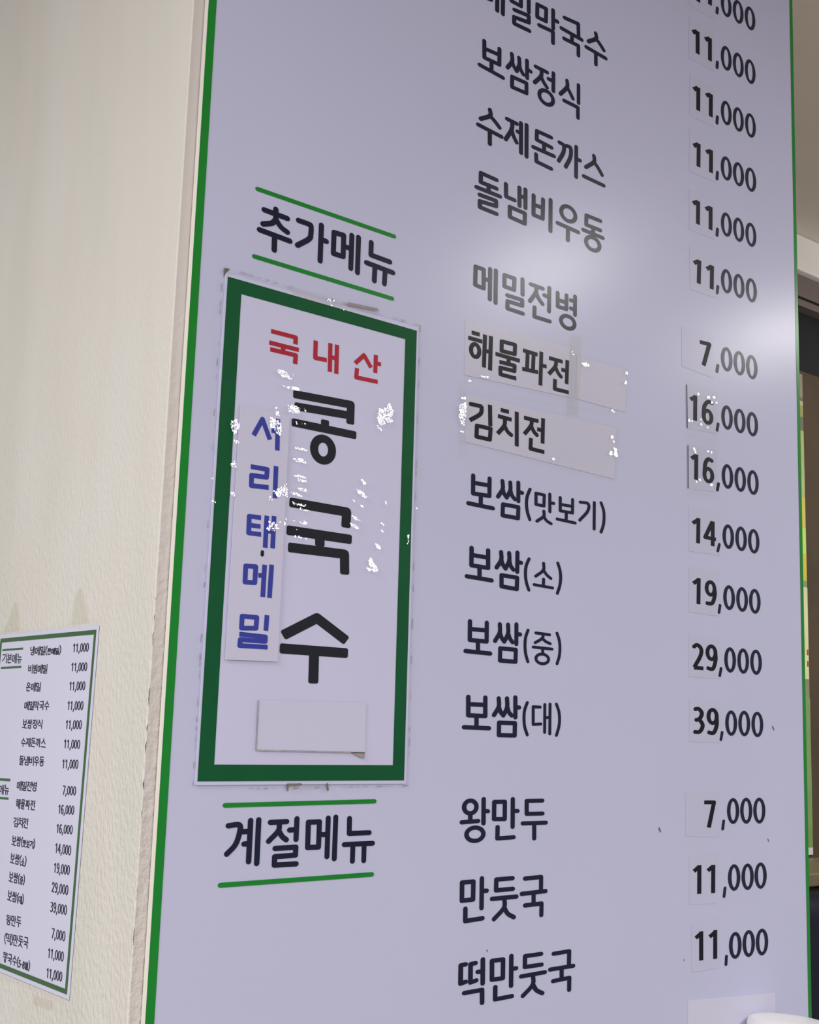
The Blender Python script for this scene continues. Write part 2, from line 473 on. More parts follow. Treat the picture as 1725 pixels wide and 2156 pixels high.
# ---------------------------------------------------------------- traced lettering
# lettering traced on the board plane: (text, end style, half pen width, half pen height, strokes), tenths of a millimetre
LINES = [
["메밀막국수","r",30,23,[["z",3264,20385,3382,20400,3385,20182,3263,20172],["l",3385,20292,3477,20313],["l",3476,20446,3480,20094],["l",3561,20464,3564,20088],["z",3687,20438,3830,20439,3831,20289,3687,20292],["l",3948,20482,3953,20269],["l",3735,20206,3954,20224,3956,20145,3734,20121,3736,20045,3968,20051],["z",4084,20413,4224,20417,4221,20266,4084,20262],["l",4334,20444,4338,20229],["l",4336,20336,4405,20334],["l",4117,20177,4336,20186,4338,20050],["l",4518,20427,4743,20442,4750,20282],["l",4469,20281,4803,20270],["l",4642,20271,4644,20174],["l",4515,20172,4748,20176,4750,20057],["c",5037,20440,5042,20378,4915,20292],["c",5042,20378,5113,20332,5175,20283],["l",4878,20210,5210,20195],["l",5040,20198,5042,20058]]],
["보쌈정식","r",29,22,[["l",3305,19673,3311,19486,3529,19488,3527,19667],["l",3308,19589,3529,19599],["l",3416,19482,3416,19386],["l",3247,19380,3586,19358],["c",3711,19680,3716,19595,3649,19499],["c",3716,19601,3736,19557,3785,19508],["c",3820,19675,3825,19596,3785,19508],["c",3825,19602,3844,19551,3887,19507],["l",3940,19689,3945,19487],["l",3943,19588,3999,19583],["z",3722,19420,3937,19424,3940,19307,3722,19302],["l",4073,19669,4252,19667],["c",4166,19665,4157,19585,4062,19478],["c",4157,19591,4192,19540,4252,19489],["l",4353,19693,4354,19481],["l",4276,19597,4352,19598],["o",4245,19366,108,77],["c",4571,19684,4572,19607,4467,19488],["c",4572,19607,4623,19557,4667,19504],["l",4757,19698,4760,19483],["l",4527,19430,4752,19426,4754,19302]]],
["수제돈까스","r",30,22,[["c",3409,18930,3411,18864,3279,18783],["c",3411,18864,3486,18823,3551,18778],["l",3246,18708,3583,18685],["l",3413,18698,3417,18549],["l",3657,18913,3804,18907],["c",3738,18909,3728,18815,3645,18677],["c",3728,18821,3756,18757,3805,18694],["l",3817,18822,3866,18822],["l",3866,18936,3874,18598],["l",3951,18942,3957,18583],["l",4331,18926,4109,18927,4107,18826,4338,18810],["l",4222,18814,4224,18740],["l",4056,18725,4379,18723],["l",4103,18655,4108,18574,4338,18563],["c",4462,18911,4530,18898,4526,18815,4454,18693],["c",4577,18908,4641,18903,4638,18793,4565,18658],["l",4732,18947,4734,18591],["l",4731,18808,4794,18805],["c",5023,18934,5025,18863,4892,18756],["c",5025,18863,5099,18808,5161,18747],["l",4858,18639,5191,18629]]],
["돌냄비우동","r",30,22,[["l",3525,18182,3302,18190,3301,18089,3527,18087],["l",3413,18091,3415,18020],["l",3244,18017,3579,18015],["l",3291,17947,3524,17951,3526,17892,3296,17879,3298,17814,3535,17809],["l",3662,18178,3668,18041,3792,18037],["l",3862,18198,3867,17995],["l",3951,18204,3955,17998],["l",3864,18108,3953,18110],["z",3726,17942,3949,17935,3949,17820,3729,17832],["l",4076,18175,4078,17956,4218,17953,4220,18172],["l",4078,18074,4222,18074],["l",4336,18201,4340,17847],["o",4617,18123,113,83],["l",4450,17970,4778,17956],["l",4615,17961,4614,17818],["l",5139,18190,4909,18190,4906,18079,5140,18080],["l",5020,18070,5020,18012],["l",4858,18007,5182,18000],["o",5017,17886,111,74]]],
["메밀전병","r",28,21,[["z",3260,17160,3373,17158,3377,16956,3259,16964],["l",3376,17057,3464,17063],["l",3464,17186,3467,16861],["l",3545,17191,3548,16843],["z",3670,17175,3814,17174,3811,17048,3670,17051],["l",3932,17195,3936,17027],["l",3715,16965,3933,16966,3934,16904,3720,16903,3719,16823,3946,16820],["l",4056,17171,4237,17168],["c",4143,17169,4134,17100,4047,16982],["c",4134,17106,4175,17044,4236,16995],["l",4337,17201,4336,16937],["l",4261,17099,4333,17099],["l",4118,16931,4116,16827,4350,16828],["l",4466,17177,4469,17024,4603,17025,4605,17183],["l",4467,17097,4607,17102],["l",4739,17202,4739,16992],["l",4672,17143,4739,17144],["l",4673,17051,4741,17049],["o",4629,16883,107,69]]],
["해물파전","b",28,21,[["l",3223,16451,3334,16452],["l",3178,16386,3372,16387],["o",3277,16272,57,66],["l",3408,16468,3402,16121],["l",3491,16472,3488,16108],["l",3410,16299,3491,16300],["z",3644,16450,3836,16455,3834,16353,3644,16347],["l",3559,16299,3909,16297],["l",3747,16297,3745,16227],["l",3617,16225,3835,16230,3833,16171,3633,16167,3635,16096,3862,16097],["l",3953,16421,4169,16419],["l",4022,16414,4016,16230],["l",4110,16411,4104,16232],["l",3946,16219,4182,16229],["l",4225,16463,4218,16093],["l",4228,16315,4307,16317],["l",4341,16420,4552,16421],["c",4452,16413,4438,16344,4342,16242],["c",4438,16344,4485,16282,4539,16244],["l",4624,16455,4617,16188],["l",4533,16331,4622,16332],["l",4438,16207,4435,16097,4652,16101]]],
["김치전","b",28,21,[["c",3218,15705,3305,15709,3390,15708],["c",3384,15714,3369,15630,3227,15538],["l",3498,15747,3509,15527],["z",3325,15500,3514,15502,3506,15387,3322,15387],["l",3649,15723,3766,15722],["l",3612,15652,3807,15647],["c",3710,15651,3703,15566,3612,15467],["c",3703,15571,3753,15512,3818,15481],["l",3878,15744,3887,15380],["l",3984,15702,4199,15701],["c",4096,15699,4088,15634,3993,15527],["c",4088,15636,4133,15578,4188,15542],["l",4266,15745,4263,15472],["l",4180,15613,4265,15613],["l",4091,15502,4086,15388,4292,15384]]],
["보쌈(맛보기)","r",28,21,[["l",3294,14984,3297,14804,3520,14809,3518,14987],["l",3297,14912,3520,14916],["l",3403,14804,3404,14708],["l",3237,14697,3572,14690],["c",3697,14988,3702,14907,3639,14819],["c",3702,14912,3722,14863,3760,14826],["c",3808,14989,3809,14907,3760,14826],["c",3811,14912,3834,14859,3877,14825],["l",3922,15004,3927,14812],["l",3925,14908,3979,14905],["z",3711,14749,3929,14750,3927,14634,3707,14635]]],
["보쌈(맛보기)","r",23,16,[["c",4093,14960,4054,14879,4045,14794,4061,14714,4096,14640],["z",4181,14930,4304,14928,4300,14811,4183,14813],["l",4386,14949,4390,14762],["l",4388,14857,4446,14859],["c",4301,14756,4298,14701,4201,14638],["c",4298,14703,4343,14661,4410,14638],["l",4544,14934,4546,14793,4733,14794,4734,14939],["l",4545,14862,4735,14864],["l",4640,14789,4638,14709],["l",4501,14699,4776,14691],["c",4853,14927,4978,14926,4971,14844,4848,14731],["l",5075,14953,5075,14662],["c",5183,14965,5224,14888,5233,14807,5222,14723,5186,14643]]],
["보쌈(소)","r",29,21,[["l",3295,14256,3298,14083,3524,14080,3519,14256],["l",3297,14187,3521,14183],["l",3407,14080,3410,13981],["l",3241,13969,3575,13960],["c",3698,14259,3701,14180,3639,14096],["c",3701,14185,3727,14133,3763,14098],["c",3811,14261,3813,14182,3763,14098],["c",3815,14187,3834,14134,3874,14098],["l",3927,14279,3929,14081],["l",3928,14182,3982,14180],["z",3710,14026,3930,14022,3927,13905,3713,13913]]],
["보쌈(소)","r",22,15,[["c",4095,14233,4054,14152,4047,14064,4063,13984,4099,13911],["c",4308,14209,4305,14136,4195,14063],["c",4305,14141,4354,14095,4418,14061],["l",4311,14044,4310,13975],["l",4175,13974,4446,13965],["c",4519,14234,4553,14161,4565,14079,4553,13999,4518,13915]]],
["보쌈(중)","r",28,21,[["l",3297,13531,3300,13349,3525,13348,3522,13533],["l",3299,13456,3525,13457],["l",3408,13342,3411,13245],["l",3248,13238,3577,13233],["c",3700,13532,3701,13450,3639,13362],["c",3701,13455,3727,13402,3765,13363],["c",3814,13536,3816,13448,3765,13363],["c",3817,13453,3843,13400,3879,13365],["l",3931,13547,3934,13350],["l",3932,13449,3986,13450],["z",3712,13293,3929,13292,3927,13172,3712,13172]]],
["보쌈(중)","r",21,15,[["c",4097,13501,4064,13425,4057,13340,4070,13255,4102,13182],["l",4210,13481,4410,13476],["c",4319,13473,4302,13431,4203,13381],["c",4302,13434,4353,13404,4422,13385],["l",4175,13335,4450,13331],["l",4313,13331,4314,13280],["o",4309,13222,92,49],["c",4520,13500,4555,13428,4567,13346,4557,13259,4526,13185]]],
["보쌈(대)","r",29,21,[["l",3298,12798,3303,12622,3528,12621,3524,12800],["l",3301,12728,3526,12729],["l",3412,12616,3415,12516],["l",3252,12507,3581,12504],["c",3705,12799,3707,12717,3645,12634],["c",3707,12721,3733,12669,3772,12634],["c",3819,12803,3821,12715,3772,12634],["c",3823,12720,3849,12668,3887,12637],["l",3934,12817,3939,12620],["l",3937,12717,3989,12719],["z",3716,12562,3935,12563,3934,12441,3716,12441]]],
["보쌈(대)","r",21,15,[["c",4103,12772,4067,12694,4060,12610,4073,12527,4110,12451],["l",4288,12733,4188,12733,4192,12557,4301,12564],["l",4355,12761,4358,12481],["l",4431,12768,4433,12468],["l",4357,12631,4431,12632],["c",4524,12772,4561,12700,4574,12619,4564,12539,4530,12455]]],
["왕만두","r",29,20,[["o",3358,11754,80,60],["l",3360,11689,3362,11624],["l",3253,11613,3464,11621],["l",3531,11826,3535,11597],["l",3534,11714,3590,11710],["o",3427,11498,110,62],["z",3673,11798,3816,11798,3818,11632,3674,11635],["l",3924,11822,3928,11555],["l",3927,11707,3992,11706],["l",3724,11558,3724,11450,3944,11455],["l",4339,11803,4117,11802,4120,11676,4344,11676],["l",4067,11585,4393,11585],["l",4228,11582,4231,11435]]],
["만둣국","r",29,21,[["z",3275,11057,3420,11059,3421,10894,3278,10891],["l",3530,11083,3533,10808],["l",3533,10966,3596,10965],["l",3325,10814,3327,10703,3548,10713],["l",3940,11065,3721,11063,3720,10962,3946,10964],["l",3669,10885,3996,10888],["c",3831,10887,3831,10794,3700,10695],["c",3832,10798,3882,10735,3966,10696],["l",4111,11053,4337,11058,4337,10925],["l",4069,10909,4402,10918],["l",4234,10911,4236,10811],["l",4117,10797,4348,10802,4347,10691]]],
["떡만둣국","r",30,20,[["l",3345,10310,3284,10306,3286,10142,3350,10152],["l",3471,10310,3408,10306,3411,10140,3484,10152],["l",3565,10335,3569,10116],["l",3502,10228,3569,10227],["l",3336,10053,3563,10059,3567,9942],["z",3685,10312,3832,10312,3833,10139,3689,10139],["l",3942,10335,3945,10058],["l",3943,10214,4009,10215],["l",3735,10067,3736,9955,3958,9962],["l",4352,10320,4129,10318,4128,10216,4360,10218],["l",4080,10132,4408,10142],["c",4242,10133,4240,10040,4108,9949],["c",4241,10045,4293,9984,4377,9947],["l",4530,10307,4754,10313,4752,10172],["l",4482,10160,4816,10166],["l",4647,10162,4649,10057],["l",4526,10046,4760,10056,4759,9940]]],
["추가메뉴","r",29,25,[["l",812,17062,818,16960],["l",689,17022,940,17012],["c",817,16969,780,16923,684,16886],["c",821,16965,877,16911,947,16883],["l",651,16823,979,16807],["l",813,16808,816,16678],["c",1062,17028,1178,17025,1203,17013,1205,16936,1186,16883,1064,16790],["l",1319,17055,1322,16709],["l",1321,16918,1383,16915],["z",1466,17026,1579,17029,1582,16821,1468,16820],["l",1582,16922,1675,16922],["l",1674,17054,1676,16729],["l",1753,17056,1756,16708],["l",1907,17047,1908,16923,2141,16915],["l",1859,16833,2183,16817],["l",1962,16818,1960,16679],["l",2087,16816,2083,16680]]],
["계절메뉴","r",27,22,[["c",658,11642,764,11646,770,11582,734,11486,657,11415],["l",773,11590,865,11592],["l",820,11490,866,11492],["l",873,11679,873,11346],["l",953,11684,954,11328],["l",1072,11660,1238,11663],["c",1163,11653,1156,11589,1063,11505],["c",1157,11593,1199,11540,1242,11512],["l",1343,11685,1343,11512],["l",1272,11592,1342,11594],["l",1132,11444,1345,11447,1344,11381,1131,11376,1132,11307,1355,11308],["z",1465,11653,1583,11654,1584,11440,1468,11440],["l",1593,11545,1661,11544],["l",1676,11684,1679,11356],["l",1758,11690,1759,11335],["l",1910,11676,1913,11546,2138,11547],["l",1863,11452,2180,11453],["l",1959,11441,1960,11306],["l",2085,11442,2087,11306]]],
["국내산","b",24,20,[["l",820,15920,1086,15920,1085,15857],["l",807,15812,1126,15812],["l",956,15806,959,15753],["l",821,15753,1095,15756,1092,15675],["l",1306,15939,1309,15777,1439,15783],["l",1471,15951,1478,15680],["l",1546,15953,1552,15676],["l",1478,15820,1553,15822],["l",1764,15821,1864,15920,1952,15818],["l",2004,15952,2004,15777],["l",2008,15876,2069,15872],["l",1788,15779,1782,15689,2037,15696]]],
["콩","s",45,37,[["l",1100,15397,1733,15418,1734,15243],["l",1121,15289,1730,15314],["l",1449,15213,1450,15146],["l",1099,15138,1797,15139],["o",1441,14945,100,101]]],
["국","s",52,43,[["l",1116,14416,1734,14410,1732,14277],["l",1100,14165,1790,14163],["l",1446,14155,1451,14071],["l",1124,14015,1729,14021,1740,13848]]],
["수","s",54,44,[["l",1112,13247,1454,13419,1780,13246],["l",1089,13128,1797,13130],["l",1439,13125,1444,12855]]],
["서리태메밀","b",24,21,[["l",687,14947,770,15105,857,14937],["l",930,15136,939,14854],["l",869,15023,929,15023],["l",675,14668,845,14669,842,14598,689,14594,691,14503,869,14512],["l",935,14711,939,14427]]],
["서리태메밀","b",24,20,[["l",807,14236,687,14235,689,14090,817,14091],["l",689,14158,806,14160],["l",865,14262,864,13981],["l",940,14269,941,13985],["l",865,14130,940,14129],["z",678,13804,779,13808,777,13669,679,13665],["l",808,13736,864,13739],["l",868,13833,865,13554],["l",940,13841,934,13552],["z",669,13374,816,13374,813,13282,668,13273],["l",918,13402,914,13268],["l",650,13221,913,13215,912,13176,663,13176,660,13125,940,13129]]],
]
PRICES = [
["비빔메밀",29,19,[["o",7507,21803,80,139],["o",7761,21814,82,141],["o",8018,21824,83,142]],36,24,["l",7323,21690,7310,21617]],
["온메밀",28,19,[["o",7496,21061,81,145],["o",7750,21064,83,146],["o",8006,21066,84,147]],36,23,["l",7313,20941,7301,20860]],
["메밀막국수",28,18,[["o",7485,20307,80,142],["o",7738,20307,82,144],["o",7996,20312,84,145]],35,23,["l",7303,20194,7291,20104]],
["보쌈정식",29,18,[["o",7475,19556,81,139],["o",7728,19558,83,140],["o",7986,19564,85,142]],35,23,["l",7295,19448,7281,19357]],
["수제돈까스",28,18,[["o",7466,18808,80,137],["o",7718,18811,82,138],["o",7975,18816,84,139]],35,22,["l",7285,18699,7272,18612]],
["돌냄비우동",29,18,[["o",7458,18065,80,135],["o",7711,18067,81,136],["o",7970,18075,83,137]],34,22,["l",7283,17954,7265,17868]],
["메밀전병",29,18,[["o",7447,17061,82,133],["o",7703,17065,84,134],["o",7960,17067,85,135]],34,21,["l",7270,16947,7249,16864]],
["해물파전",29,18,[["o",7442,16326,81,131],["o",7697,16328,83,133],["o",7954,16333,85,134]],34,21,["l",7263,16215,7240,16132]],
["김치전",29,18,[["o",7439,15594,81,131],["o",7693,15595,82,133],["o",7952,15595,84,134]],34,21,["l",7261,15480,7238,15399]],
["보쌈(맛보기)",29,18,[["o",7443,14860,80,128],["o",7697,14863,82,130],["o",7952,14863,83,131]],33,20,["l",7266,14746,7235,14662]],
["보쌈(소)",29,18,[["o",7448,14127,81,128],["o",7703,14127,83,129],["o",7958,14127,84,131]],33,20,["l",7271,14020,7248,13934]],
["보쌈(중)",29,18,[["o",7456,13390,80,129],["o",7711,13391,82,130],["o",7967,13392,84,131]],33,20,["l",7280,13282,7253,13195]],
["보쌈(대)",29,17,[["o",7465,12654,81,128],["o",7718,12656,83,130],["o",7977,12652,85,131]],33,19,["l",7290,12543,7264,12459]],
["왕만두",29,17,[["o",7485,11649,83,128],["o",7737,11648,85,130],["o",7993,11645,87,131]],32,19,["l",7305,11540,7286,11450]],
["만둣국",30,17,[["o",7492,10902,83,129],["o",7749,10898,85,130],["o",8002,10899,86,131]],32,19,["l",7320,10795,7300,10701]],
["떡만둣국",30,17,[["o",7501,10152,84,128],["o",7756,10152,85,130],["o",8012,10149,87,131]],32,18,["l",7335,10048,7325,9957]],
]
STICKER_DIGITS = [
["비빔메밀","11",36,24,[["l",6936,21934,6929,21613],["l",6827,21860,6921,21923],["l",7180,21957,7164,21667],["l",7073,21891,7164,21951]]],
["온메밀","11",36,24,[["l",6911,21207,6909,20898],["l",6811,21152,6902,21198],["l",7160,21213,7155,20898],["l",7062,21151,7155,21201]]],
["메밀막국수","11",36,23,[["l",6918,20452,6913,20141],["l",6825,20392,6911,20442],["l",7170,20454,7163,20146],["l",7072,20398,7162,20443]]],
["보쌈정식","11",35,23,[["l",6919,19707,6911,19399],["l",6819,19644,6910,19694],["l",7164,19703,7158,19401],["l",7068,19641,7158,19688]]],
["수제돈까스","11",35,23,[["l",6902,18952,6895,18649],["l",6804,18891,6894,18940],["l",7148,18951,7142,18649],["l",7051,18888,7140,18937]]],
["돌냄비우동","11",35,22,[["l",6918,18195,6903,17894],["l",6816,18132,6910,18182],["l",7167,18192,7156,17888],["l",7064,18121,7159,18178]]],
["메밀전병","7",35,22,[["l",6919,17165,7102,17176,6987,16887]]],
["해물파전","16",34,21,[["l",6826,16484,6819,16176],["l",6733,16419,6817,16458],["c",7157,16446,7072,16454,6997,16383,6981,16267],["o",7058,16266,74,76]]],
["김치전","16",34,21,[["l",6838,15768,6832,15464],["l",6748,15708,6830,15751],["c",7145,15733,7068,15749,7009,15688,6990,15564],["o",7065,15555,75,77]]],
["보쌈(맛보기)","14",33,20,[["l",6872,15012,6862,14712],["l",6766,14939,6863,14988],["l",7136,15002,6995,14800,7200,14797],["l",7142,15007,7137,14711]]],
["보쌈(소)","19",33,20,[["l",6871,14304,6863,14000],["l",6771,14234,6864,14282],["c",7168,14196,7170,14128,7118,14032,7006,14025],["o",7091,14204,74,75]]],
["보쌈(중)","29",33,20,[["c",6765,13498,6833,13527,6906,13488,6896,13407,6781,13269],["l",6774,13264,6947,13264],["c",7176,13437,7175,13370,7123,13269,7015,13274],["o",7099,13453,75,75]]],
["보쌈(대)","39",34,20,[["c",6782,12792,6855,12799,6913,12753,6875,12691,6798,12670],["c",6875,12676,6928,12614,6873,12543,6769,12538],["c",7188,12708,7187,12625,7129,12535,7024,12540],["o",7112,12721,76,76]]],
["왕만두","7",34,20,[["l",6948,11754,7126,11752,7027,11473]]],
["만둣국","11",34,20,[["l",6853,11066,6847,10756],["l",6756,11004,6842,11048],["l",7104,11058,7097,10751],["l",7005,10999,7092,11042]]],
["떡만둣국","11",34,20,[["l",6878,10350,6876,10042],["l",6781,10287,6869,10326],["l",7130,10347,7126,10037],["l",7029,10281,7120,10320]]],
]
GLYPHS = {
"메":[["z",0,79,40,83,41,25,0,22],["l",41,54,71,60],["l",71,95,72,2],["l",99,100,100,0]],
"밀":[["z",0,90,51,90,51,56,0,57],["l",93,100,95,51],["l",17,37,95,41,96,23,17,17,17,0,100,1]],
"막":[["z",0,92,44,93,43,55,0,54],["l",78,100,79,45],["l",79,73,100,72],["l",10,32,79,35,79,0]],
"국":[["l",15,96,82,100,84,58],["l",0,58,100,55],["l",52,56,52,30],["l",14,30,84,31,84,0]],
"수":[["c",48,100,49,84,11,61],["c",49,84,71,72,89,59],["l",0,40,100,36],["l",49,37,49,0]],
"보":[["l",17,100,19,41,83,41,83,98],["l",18,73,83,77],["l",50,39,50,9],["l",0,7,100,0]],
"쌈":[["c",18,98,19,76,0,51],["c",19,77,25,66,39,53],["c",49,96,50,76,39,53],["c",50,78,56,64,68,53],["l",83,100,85,48],["l",84,74,100,73],["z",21,30,82,32,83,1,21,0]],
"정":[["l",4,94,65,94],["c",36,93,33,73,0,47],["c",33,75,45,62,65,50],["l",100,100,100,48],["l",73,76,99,76],["o",63,19,37,19]],
"식":[["c",35,96,36,77,0,47],["c",36,77,53,64,68,51],["l",99,100,100,46],["l",20,32,97,31,98,0]],
"제":[["l",4,92,51,90],["c",30,91,27,65,0,26],["c",27,66,36,48,51,31],["l",55,67,71,67],["l",71,98,73,4],["l",98,100,100,0]],
"돈":[["l",85,100,16,100,16,72,87,68],["l",51,69,52,49],["l",0,45,100,44],["l",15,25,16,3,87,0]],
"까":[["c",2,90,22,86,21,63,0,29],["c",36,89,55,88,54,57,33,19],["l",82,100,82,0],["l",81,61,100,60]],
"스":[["c",50,100,50,77,10,42],["c",50,77,72,59,91,39],["l",0,3,100,0]],
"돌":[["l",84,98,17,100,17,73,84,73],["l",50,74,51,55],["l",0,55,100,54],["l",14,36,84,37,84,22,16,18,16,1,87,0]],
"냄":[["l",0,93,2,58,44,57],["l",68,98,70,46],["l",99,100,100,46],["l",69,75,99,76],["z",22,32,98,30,98,0,23,3]],
"비":[["l",0,93,1,31,54,30,55,92],["l",1,64,55,64],["l",98,100,100,0]],
"우":[["o",51,79,34,21],["l",0,39,100,36],["l",50,37,50,0]],
"동":[["l",87,100,16,100,15,71,87,71],["l",50,68,50,53],["l",0,52,100,50],["o",49,20,34,20]],
"전":[["l",3,92,63,91],["c",32,91,29,73,0,41],["c",29,75,42,58,62,45],["l",96,100,95,29],["l",71,73,94,73],["l",23,28,23,0,100,0]],
"병":[["l",0,94,1,54,50,54,51,95],["l",0,73,51,74],["l",99,100,99,46],["l",75,85,99,85],["l",75,61,100,61],["o",59,18,39,18]],
"해":[["l",14,94,50,95],["l",0,76,62,77],["o",32,45,18,18],["l",73,99,72,4],["l",100,100,99,0],["l",74,52,100,53]],
"물":[["z",24,99,79,100,79,72,24,70],["l",0,57,100,56],["l",54,56,53,36],["l",17,36,79,37,78,21,21,20,22,0,87,0]],
"파":[["l",2,89,62,88],["l",21,87,19,37],["l",45,86,44,38],["l",0,34,65,37],["l",77,100,75,0],["l",78,60,100,61]],
"김":[["c",0,88,29,89,58,89],["c",56,91,51,68,3,42],["l",95,100,98,39],["z",36,31,100,32,97,0,35,0]],
"치":[["l",13,94,56,94],["l",0,75,71,73],["c",36,74,33,51,0,24],["c",33,52,51,36,75,28],["l",97,100,100,0]],
"맛":[["z",0,94,46,93,45,56,1,56],["l",77,100,79,40],["l",78,70,100,71],["c",45,38,44,20,8,0],["c",44,21,61,7,86,0]],
"기":[["c",2,91,57,91,54,63,0,24],["l",100,100,100,0]],
"소":[["c",49,100,48,70,7,40],["c",48,72,66,53,90,39],["l",50,32,50,4],["l",0,4,100,0]],
"중":[["l",13,100,85,98],["c",52,97,46,84,10,68],["c",46,85,65,75,90,69],["l",0,53,100,51],["l",50,51,51,35],["o",49,16,33,16]],
"대":[["l",41,88,0,88,2,30,46,32],["l",68,98,69,4],["l",99,100,100,0],["l",69,54,99,55]],
"왕":[["o",31,82,24,15],["l",32,65,32,48],["l",0,45,63,47],["l",82,100,84,41],["l",83,71,100,70],["o",52,16,33,16]],
"만":[["z",0,94,45,94,45,49,0,50],["l",79,100,80,28],["l",80,69,100,69],["l",16,29,16,0,85,1]],
"두":[["l",83,100,15,100,16,65,85,65],["l",0,41,100,41],["l",49,40,50,0]],
"둣":[["l",83,100,16,99,16,72,85,73],["l",0,51,100,52],["c",50,52,50,27,9,0],["c",50,28,65,11,91,0]],
"떡":[["l",21,94,0,93,1,51,23,53],["l",66,94,44,93,45,50,70,53],["l",99,100,100,44],["l",76,73,100,73],["l",18,28,98,30,99,0]],
"추":[["l",49,100,51,73],["l",12,90,88,87],["c",51,76,39,64,10,54],["c",52,75,69,61,90,53],["l",0,38,100,34],["l",49,34,50,0]],
"가":[["c",0,92,36,91,44,88,45,66,39,50,1,23],["l",80,100,81,0],["l",81,60,100,60]],
"뉴":[["l",15,100,15,66,87,64],["l",0,42,100,38],["l",32,38,31,0],["l",70,37,69,0]],
"계":[["c",0,88,36,89,38,71,26,44,0,24],["l",39,74,70,74],["l",55,46,70,46],["l",73,99,73,5],["l",100,100,100,0]],
"절":[["l",3,93,60,94],["c",34,92,32,75,0,52],["c",32,76,47,62,61,54],["l",96,100,96,54],["l",72,75,96,76],["l",24,36,97,37,96,20,23,18,24,0,100,0]],
"내":[["l",0,95,1,36,54,39],["l",67,99,70,1],["l",97,100,100,0],["l",70,52,100,53]],
"산":[["l",0,50,33,88,62,49],["l",79,100,79,33],["l",80,71,100,70],["l",8,34,6,0,90,3]],
"콩":[["l",0,96,91,100,91,70],["l",3,78,90,82],["l",50,64,50,53],["l",0,51,100,51],["o",49,18,14,18]],
"국2":[["l",2,100,92,99,92,76],["l",0,56,100,55],["l",50,54,51,39],["l",3,29,91,30,93,0]],
"수2":[["l",3,70,52,100,98,69],["l",0,48,100,49],["l",49,48,50,0]],
"서":[["l",0,33,33,89,67,29],["l",96,100,100,0],["l",72,60,96,60]],
"리":[["l",0,85,64,85,63,60,5,59,6,27,73,30],["l",98,100,100,0]],
"태":[["l",47,89,0,88,1,38,51,38],["l",1,61,47,62],["l",70,98,70,0],["l",100,100,100,1],["l",70,52,100,51]],
"메2":[["z",0,87,39,89,38,40,0,39],["l",50,64,71,65],["l",73,97,71,1],["l",100,100,98,0]],
"밀2":[["z",7,90,57,90,56,57,6,53],["l",92,100,91,52],["l",0,35,91,32,90,18,4,18,3,0,100,1]],
}
